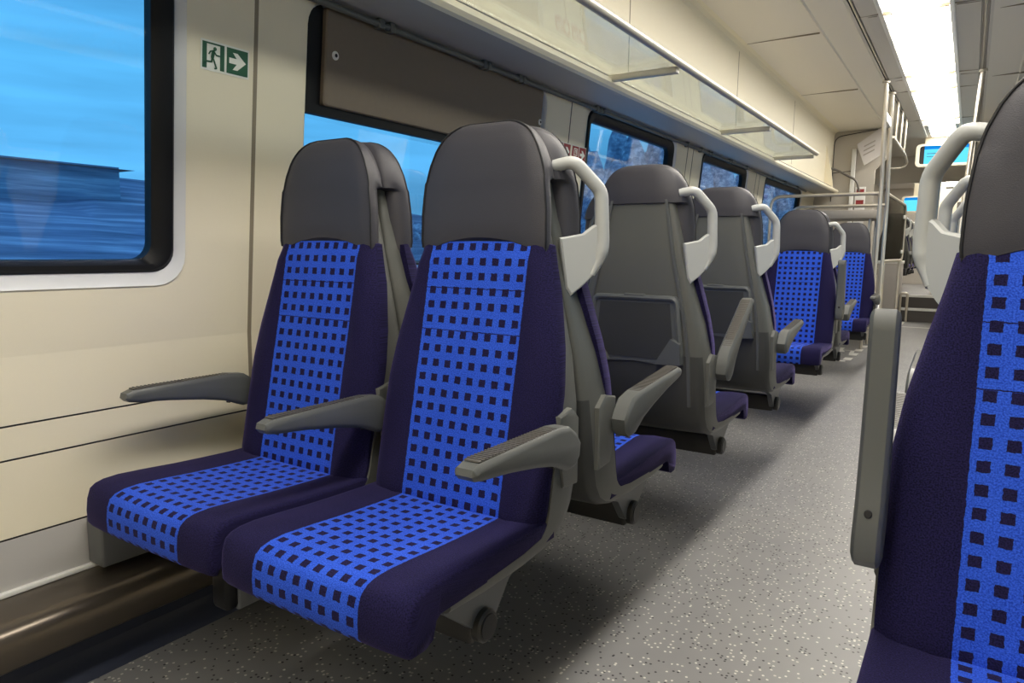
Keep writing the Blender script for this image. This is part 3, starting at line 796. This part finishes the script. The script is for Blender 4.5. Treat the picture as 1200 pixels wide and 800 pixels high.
steel('barrier_rail', [(-1.70,7.42,.84),(-1.52,7.42,.86),(-1.52,7.42,1.435),(-.69,7.39,1.435)], .10, .015, 'lower horizontal steel barrier rail just behind the upper one', 'rail', 'barrier rails')
pr = steel('grab_pole', [(-.10,6.4,0.02),(-.088,6.5,1.2),(-.06,6.58,1.85),(-.030,6.62,2.390)], .2, .0165, 'steel grab pole right of the aisle, running up to the right ceiling track', 'grab pole', 'steel grab poles')
flange(pr, (-.030,6.62,2.372))
pr2 = steel('grab_pole', [(-.05,7.4,0.02),(-.05,7.4,1.9),(-.035,7.4,2.392)], .2, .0145, 'thinner steel grab pole just behind the right grab pole', 'grab pole', 'steel grab poles')
steel('strap_hook', [(-.035,7.5,2.02),(.035,7.5,2.10),(.035,7.5,1.97),(-.035,7.5,1.97),(-.035,7.5,2.02)], .01, .007, 'small triangular steel hook beside the right grab pole', 'hook')
# hanging longitudinal rail with drop rods
hr = empty('hanging_handrail', (-.68, 7.4, 2.05)); tag(hr, 'steel handrail hanging from the ceiling on drop rods left of the screen', 'handrail')
MB().tube(bez([(0,.02,0),(0,1.4,0),(0,1.75,-.04),(-.03,1.75,-.10),(-.17,1.75,-.10)], .06), .012, 10).build('rail', M['chrome'], hr)
for y in (.25,.75,1.25): MB().tube([(0,y,.36),(0,y,0)], .010, 10).build('drop_rod', M['chrome'], hr)

# bulkhead with rounded upper corner, beyond it posts and far wall
bk = MB()
def arch(x0, x1, z1, r):
    return [(x0,0),(x1,0),(x1,z1)] + [(x0+r-r*math.cos(a), z1-r+r*math.sin(a)) for a in (PI/2, PI/3, PI/6, 0)][0:] 
bk.loft([[(x, Y1-.02, z) for x, z in [(-1.72,0),(-1.0,0),(-1.0,1.95),(-.86,2.10),(-.86,2.40),(-1.72,2.40)]], [(x, Y1+.03, z) for x, z in [(-1.72,0),(-1.0,0),(-1.0,1.95),(-.86,2.10),(-.86,2.40),(-1.72,2.40)]]])
struct(bk.build('wall_end', M['bulk'], smooth=False))
tb = MB().tube(bez([(-1.45,Y1-.022,1.6),(-1.45,Y1-.022,2.345),(-1.0,Y1-.022,2.40)], .09), .005, 8); struct(tb.build('trim_%d' % ti, M['gasket'])); ti += 1
tb = MB().tube([(-1.47,Y1-.022,1.93),(-1.20,Y1-.022,1.95)], .004, 8); struct(tb.build('trim_%d' % ti, M['gasket'])); ti += 1
# luggage box end cheek, sloping in to the bulkhead
ec = MB()
A = [(-1.66,8.70,1.693),(-1.36,8.70,1.693),(-1.36,8.70,1.74),(-1.455,8.70,2.2),(-1.66,8.70,2.2)]
B = [(-1.66,9.18,1.693),(-1.40,9.10,1.70),(-1.44,9.14,1.78),(-1.50,9.18,2.2),(-1.66,9.18,2.2)]
ec.loft([A, B]); struct(ec.build('trim_%d' % ti, M['wall'], smooth=False)); ti += 1
for xx, yy, zt, lb in ((-1.225,9.14,2.19,'taller white post beside the red notice at the far end'),(-1.06,9.42,2.02,'shorter white post right of the red notice')):
    o = MB().box(-.022,.022,-.02,.02,0,zt, bev=.006).build('white_post', M['white']); o.location = (xx, yy, 0); tag(o, lb, 'post', 'white posts')
nt_ = empty('notice_board', (-1.135, 9.168, 1.30)); tag(nt_, 'narrow white notice panel with two red blocks on the bulkhead', 'sign')
MB().box(-.055,.055,0,.012,0,.46, bev=.003).build('panel', M['white'], nt_)
for z in (.26,.385): MB().box(-.040,.040,-.004,.002,z,z+.05).build('red_block', M['signred'], nt_)
MB().box(-.03,.03,-.003,.002,.10,.20).build('text_block', M['shelf'], nt_)
steel('side_handrail', [(-1.50,8.95,1.98),(-1.40,9.05,1.96),(-1.17,9.09,1.83),(-1.14,9.09,1.70)], .06, .013, 'dark slanting handrail on the bulkhead above the barrier rails', 'handrail', None, 'darkrail')
# tilted overhead notice
on = empty('tilted_notice', (-1.05, 9.0, 2.20)); tag(on, 'pale tilted notice panel hanging high in front of the bulkhead, left of the grab poles', 'sign')
b = MB(); b.prism([(-.135,.02),(.10,.20),(.11,-.12),(-.04,-.22)], .015, 0, ((0,0,0),(1,0,0),(0,.2,1),(0,1,-.2))); b.build('panel', M['cabinet'], on, smooth=False)
b = MB()
for q in range(3): b.prism([(-.06,.0-q*.05),(.05,.06-q*.05),(.05,.045-q*.05),(-.06,-.015-q*.05)], .004, 0, ((0,-.004,0),(1,0,0),(0,.2,1),(0,1,-.2)))
b.build('text_block', M['shelf'], on, smooth=False)
b = MB(); b.box(-.02,.0,.012,.185,.0,.02); b.build('bracket', M['white'], on)

# luggage shelf behind the barrier rails
ls = empty('luggage_shelf', (-1.25, 8.05, 0)); tag(ls, 'grey luggage shelf unit on steel legs behind the barrier rails', 'shelf')
MB().box(-.44,.40,-.02,.60,1.345,1.435, bev=.01).build('upper_shelf', M['shelf'], ls)
MB().box(-.44,.40,-.02,.60,.62,.68, bev=.01).build('lower_shelf', M['shelf'], ls)
for x in (-.26,.36):
    for y in (.04,.54): MB().tube([(x,y,0),(x,y,1.345)], .015, 10).build('leg', M['chrome'], ls)

# clear wind screen in a steel hoop
ws = empty('wind_screen', (-.69, 8.5, 0)); tag(ws, 'smoky clear wind screen in a rounded steel hoop beside the aisle', 'screen')
hoop = bez([(0,-1.05,1.54),(0,1.1,1.56),(0,1.1,.92),(0,-1.05,.92)], .16)
MB().tube(hoop, .016, 12).build('hoop', M['chrome'], ws)
b = MB(); b.box(-.004,.004,-1.05,1.08,.94,1.54); b.build('pane', M['plexi'], ws, smooth=False)
for z in (1.42,1.02): MB().box(-.012,.012,.90,1.09,z-.02,z+.02, bev=.003).build('clip', M['white'], ws)
for y in (-.95,.8): MB().tube([(0,y,0),(0,y,.92)], .014, 10).build('leg', M['chrome'], ws)

# white cabinet and steps to the upper level
cb = empty('wall_cabinet', (-1.0, 11.9, 0)); tag(cb, 'pale grey cabinet with white top at the foot of the steps', 'cabinet')
MB().box(-.16,.14,0,.55,.10,.85, bev=.006).build('body', M['cabinet'], cb)
MB().box(-.17,.15,-.015,.56,.85,.895, bev=.006).build('top', M['white'], cb)
MB().box(-.15,.13,.02,.53,0,.10).build('plinth', M['black'], cb)
st = MB()
st.box(-1.72,1.04,12.26,YE,0,UP,1); st.box(-.85,1.04,11.96,12.26,0,.19,1)
st.box(-1.72,1.04,12.26,YE,UP,UP+.002,0); st.box(-.85,1.04,11.97,12.26,.19,.192,0)
st.box(-.85,1.04,11.94,12.0,.165,.197,2, bev=.004); st.box(-.85,1.04,12.235,12.30,UP-.03,UP+.006,2, bev=.004)
struct(st.build('floor_upper', [M['floor'], M['step'], M['white']], smooth=False)); bpy.data.objects['floor_upper'].name = 'floor.001'
rl = steel('step_rail', [(-.83,11.93,0.0),(-.83,11.93,.42),(-.74,11.93,.42),(-.74,11.93,0)], .04, .018, 'short steel hoop rail at the left end of the steps', 'rail')
fw = MB(); fw.box(-1.75,1.06,YE,YE+.05,0,2.9); fw.box(-1.75,-1.70,Y1+.03,YE,0,2.9); fw.box(1.03,1.08,12,YE,0,2.9); struct(fw.build('wall_far', M['bulk'], smooth=False))
fc = MB(); fc.box(-1.75,1.06,Y1,11.9,2.405,2.45); fc.box(-1.75,1.06,11.9,YE,2.36,2.45); fc.box(-1.75,1.06,11.88,11.94,2.02,2.40); struct(fc.build('ceiling_far', M['ceilgrey'], smooth=False)); bpy.data.objects['ceiling_far'].name = 'ceiling.002'
fl2 = empty('ceiling_light', (-.38, 14.2, 2.35)); tag(fl2, 'bright ceiling lamp of the upper level beyond the steps', 'ceiling light')
MB().box(-.15,.15,-2.0,2.4,-.012,.008, bev=.004).build('diffuser', M['lamp'], fl2)
MB().box(-.17,.17,-2.02,2.42,-.002,.012, bev=.003).build('light_frame', M['white'], fl2)
dp = empty('doorway_panel', (-.22, 12.9, UP)); tag(dp, 'cream door panel with a dark window beyond the right hand handles', 'door')
MB().box(-.28,.40,0,.04,0,1.62, bev=.01).build('panel', M['wall'], dp)
MB().box(-.02,.22,-.006,.01,.95,1.42, bev=.006).build('dark_window', M['darkrail'], dp)

# screens
def display(y, x0, x1, z0, z1, sx0, sx1, sz0, sz1, label, lines=True):
    cx = (x0+x1)/2; r = empty('information_screen', (cx, y, z1)); tag(r, label, 'screen', 'passenger information screens')
    h = MB(); out = rrect(x0-cx, x1-cx, z0-z1, 0, .05, 5)
    inn = rrect(x0-cx+.04, x1-cx-.04, z0-z1+.03, -.025, .03, 5)
    h.loft([[(p[0],.10,p[1]) for p in out], [(p[0],0,p[1]) for p in out], [(p[0],-.004,p[1]) for p in inn], [(p[0],.02,p[1]) for p in inn]]); h.build('housing', M['wall'], r)
    k = MB(); k.loft([[(p[0],.018,p[1]) for p in inn], [(p[0],.014,p[1]) for p in inn]]); k.build('bezel', M['black'], r, smooth=False)
    d = MB(); d.box(sx0-cx,sx1-cx,.006,.012,sz0-z1,sz1-z1); d.build('display', M['display'], r, smooth=False)
    d = MB(); d.box(sx0-cx,sx1-cx,.003,.008,sz1-z1-.04,sz1-z1)
    d.build('header_bar', M['displaydark'], r, smooth=False)
    if lines:
        t = MB(); t.box(sx0-cx+.03,sx0-cx+.13,.004,.007,sz1-z1-.095,sz1-z1-.088); t.box(sx0-cx+.03,sx0-cx+.30,.004,.007,sz1-z1-.130,sz1-z1-.124)
        t.build('text_lines', M['black'], r, smooth=False)
        t = MB()
        for q in range(6): t.box(sx1-cx-.16+q*.024,sx1-cx-.144+q*.024,.001,.005,sz1-z1-.028,sz1-z1-.010)
        t.build('clock_text', M['display'], r, smooth=False)
    hg = MB(); hg.box(-.22,.22,.03,.08,-.01,2.405-z1 if y < 11.9 else 2.37-z1, bev=.01); hg.build('hanger', M['wall'], r)
display(10.1, -.665, -.06, 2.055, 2.325, -.575, -.12, 2.085, 2.300, 'nearer information screen under the end of the ceiling light, blue display with text lines')
display(13.2, -1.02, -.25, 1.66, 1.93, -.985, -.29, 1.685, 1.905, 'farther blue information screen low over the steps, seen past the wind screen', False)

# white floor markings by the farthest seats
mk = MB()
for k in range(7):
    t = k/6; x, y = -.90 + .02*t, 7.25 + 2.2*t; mk.box(x-.035,x+.035,y-.09,y+.09,.0,.0012)
mk.box(-1.25,-.90,7.05,7.11,0,.0012); mk.box(-1.20,-.80,9.0,9.08,0,.0012)
tag(mk.build('floor_marking', M['paint'], smooth=False), 'dashed white line painted on the floor near the grab poles', 'floor marking')
wc = MB()
wc.tube([(-1.12+.10*math.cos(a)*1.0, 7.75+.16*math.sin(a), .001) for a in [k*2*PI/20*.8 for k in range(21)]], .022, 6, flat=.02)
wc.tube([(-1.06,7.62,.001),(-1.06,8.10,.001)], .022, 6, flat=.02); wc.tube([(-1.06,7.9,.001),(-.94,7.9,.001),(-.92,7.6,.001)], .02, 6, flat=.02)
tag(wc.build('floor_symbol', M['paint']), 'curved white symbol painted on the floor beside the dashed line', 'floor marking')
tm = MB()
tm.box(-.80,.3,11.0,11.06,0,.0012); tm.box(-.80,-.74,11.06,11.8,0,.0012); tm.box(-.36,-.31,11.0,11.8,0,.0012)
tag(tm.build('floor_marking', M['paint'], smooth=False), 'white line painted on the floor in front of the steps', 'floor marking')

# ------------------------------------------------------------------ outside
ob = MB(); rings = []
for k in range(60):
    y = -60 + k*4.0
    rings.append([(-5,y,-1.2),(-9,y,-1.1+.2*math.sin(k)),(-16,y,.4+.3*math.sin(k*.9)),(-24,y,2.2+.3*math.sin(k*.6)),(-32,y,3.3+.5*math.sin(k*.4)+.3*math.sin(k*1.7)),(-60,y,3.0)])
ob.loft(rings, closed=False, cap0=False, cap1=False); struct(ob.build('ground_bank', M['bank']))
hs = empty('farm_building', (-30, 6.0, 2.0)); tag(hs, 'low building with a thin brown roof outside the first window', 'building')
MB().box(-3,3,-14,8.5,-3,1.9).build('facade', M['bank'], hs, smooth=False)
b = MB(); b.loft([[(x,-14.4,z) for x, z in ((-3.4,1.8),(3.4,1.8),(.3,2.02),(-.3,2.02))],[(x,8.9,z) for x, z in ((-3.4,1.8),(3.4,1.8),(.3,2.02),(-.3,2.02))]]); b.build('roof', M['roof'], hs, smooth=False)
wd = MB()
random.seed(3)
for k in range(230):
    cy = 17 + k*.46 + random.random(); cx = -20 - random.random()*6
    big = max(0.0, min(1.0, (cy-36)/14))
    cz = 1.6; w = .5 + random.random()*.5 + big*.35; h = 1.0 + random.random()*1.4 + big*(1.0 + 6.0*random.random()**1.1)
    rs = []
    for j in range(9):
        t = j/8; rr = w*(math.sin(PI*(.10+.86*t))**.8)
        rs.append([(cx+rr*(1+.5*random.random())*math.cos(a), cy+rr*(1+.5*random.random())*math.sin(a), cz-1.6+h*1.25*t) for a in [q*2*PI/9 for q in range(9)]])
    wd.loft(rs)
wo = wd.build('frosted_woodland', M['wood']); wo['kind'] = 'stuff'; tag(wo, 'blurry band of frosted blue trees outside the farther windows', 'woodland')
wo['kind'] = 'stuff'

# ------------------------------------------------------------------ world, camera, view
w = bpy.data.worlds.new('World'); scene.world = w; w.use_nodes = True
nt = w.node_tree; nt.nodes.clear()
tc = nt.nodes.new('ShaderNodeTexCoord'); sp = nt.nodes.new('ShaderNodeSeparateXYZ'); nt.links.new(tc.outputs['Generated'], sp.inputs[0])
cr = nt.nodes.new('ShaderNodeValToRGB'); e = cr.color_ramp.elements
e[0].position, e[0].color = 0.0, srgb(100,184,242); e[1].position, e[1].color = .8, srgb(90,140,205)
q = e.new(.22); q.color = srgb(96,190,248)
q = e.new(.45); q.color = srgb(88,166,236)
nt.links.new(sp.outputs[2], cr.inputs[0])
mp = nt.nodes.new('ShaderNodeMapping'); mp.inputs['Scale'].default_value = (2,1.2,14); nt.links.new(tc.outputs['Generated'], mp.inputs[0])
nz = nt.nodes.new('ShaderNodeTexNoise'); nz.inputs['Scale'].default_value = 2; nz.inputs['Detail'].default_value = 5; nt.links.new(mp.outputs[0], nz.inputs['Vector'])
mu = nt.nodes.new('ShaderNodeMath'); mu.operation = 'MULTIPLY_ADD'; mu.inputs[1].default_value = .7; mu.inputs[2].default_value = .42; nt.links.new(nz.outputs['Fac'], mu.inputs[0])
bg = nt.nodes.new('ShaderNodeBackground'); nt.links.new(cr.outputs[0], bg.inputs[0]); nt.links.new(mu.outputs[0], bg.inputs[1])
wo_ = nt.nodes.new('ShaderNodeOutputWorld'); nt.links.new(bg.outputs[0], wo_.inputs[0])

cam = bpy.data.cameras.new('camera'); co = bpy.data.objects.new('camera', cam); col.objects.link(co)
cam.sensor_width = 36; cam.lens = 36*821.92/1200; cam.clip_start = .02; cam.clip_end = 500
f, vx, vy, vv = 821.92, 1137.6-600, 400-299.79, -72.31
Fw = Vector((vx, vy, f)).normalized(); vvy = (f*f + vx*vv)/vy
U_ = -Vector((vv, -vvy, f)).normalized(); R_ = U_.cross(Fw)
if R_.x < 0: R_ = -R_
X = Vector((R_.x, Fw.x, U_.x)); Yc = Vector((R_.y, Fw.y, U_.y)); Zc = -Vector((R_.z, Fw.z, U_.z))
co.matrix_world = Matrix(((X.x,Yc.x,Zc.x,0),(X.y,Yc.y,Zc.y,0),(X.z,Yc.z,Zc.z,.98),(0,0,0,1)))
scene.camera = co
vs = scene.view_settings; vs.view_transform = 'Standard'; vs.look = 'None'; vs.gamma = 1; vs.use_curve_mapping = False
vs.exposure = 0.52
scene.cycles.max_bounces = 10; scene.cycles.diffuse_bounces = 5; scene.cycles.transparent_max_bounces = 12
scene.cycles.caustics_reflective = False; scene.cycles.caustics_refractive = False
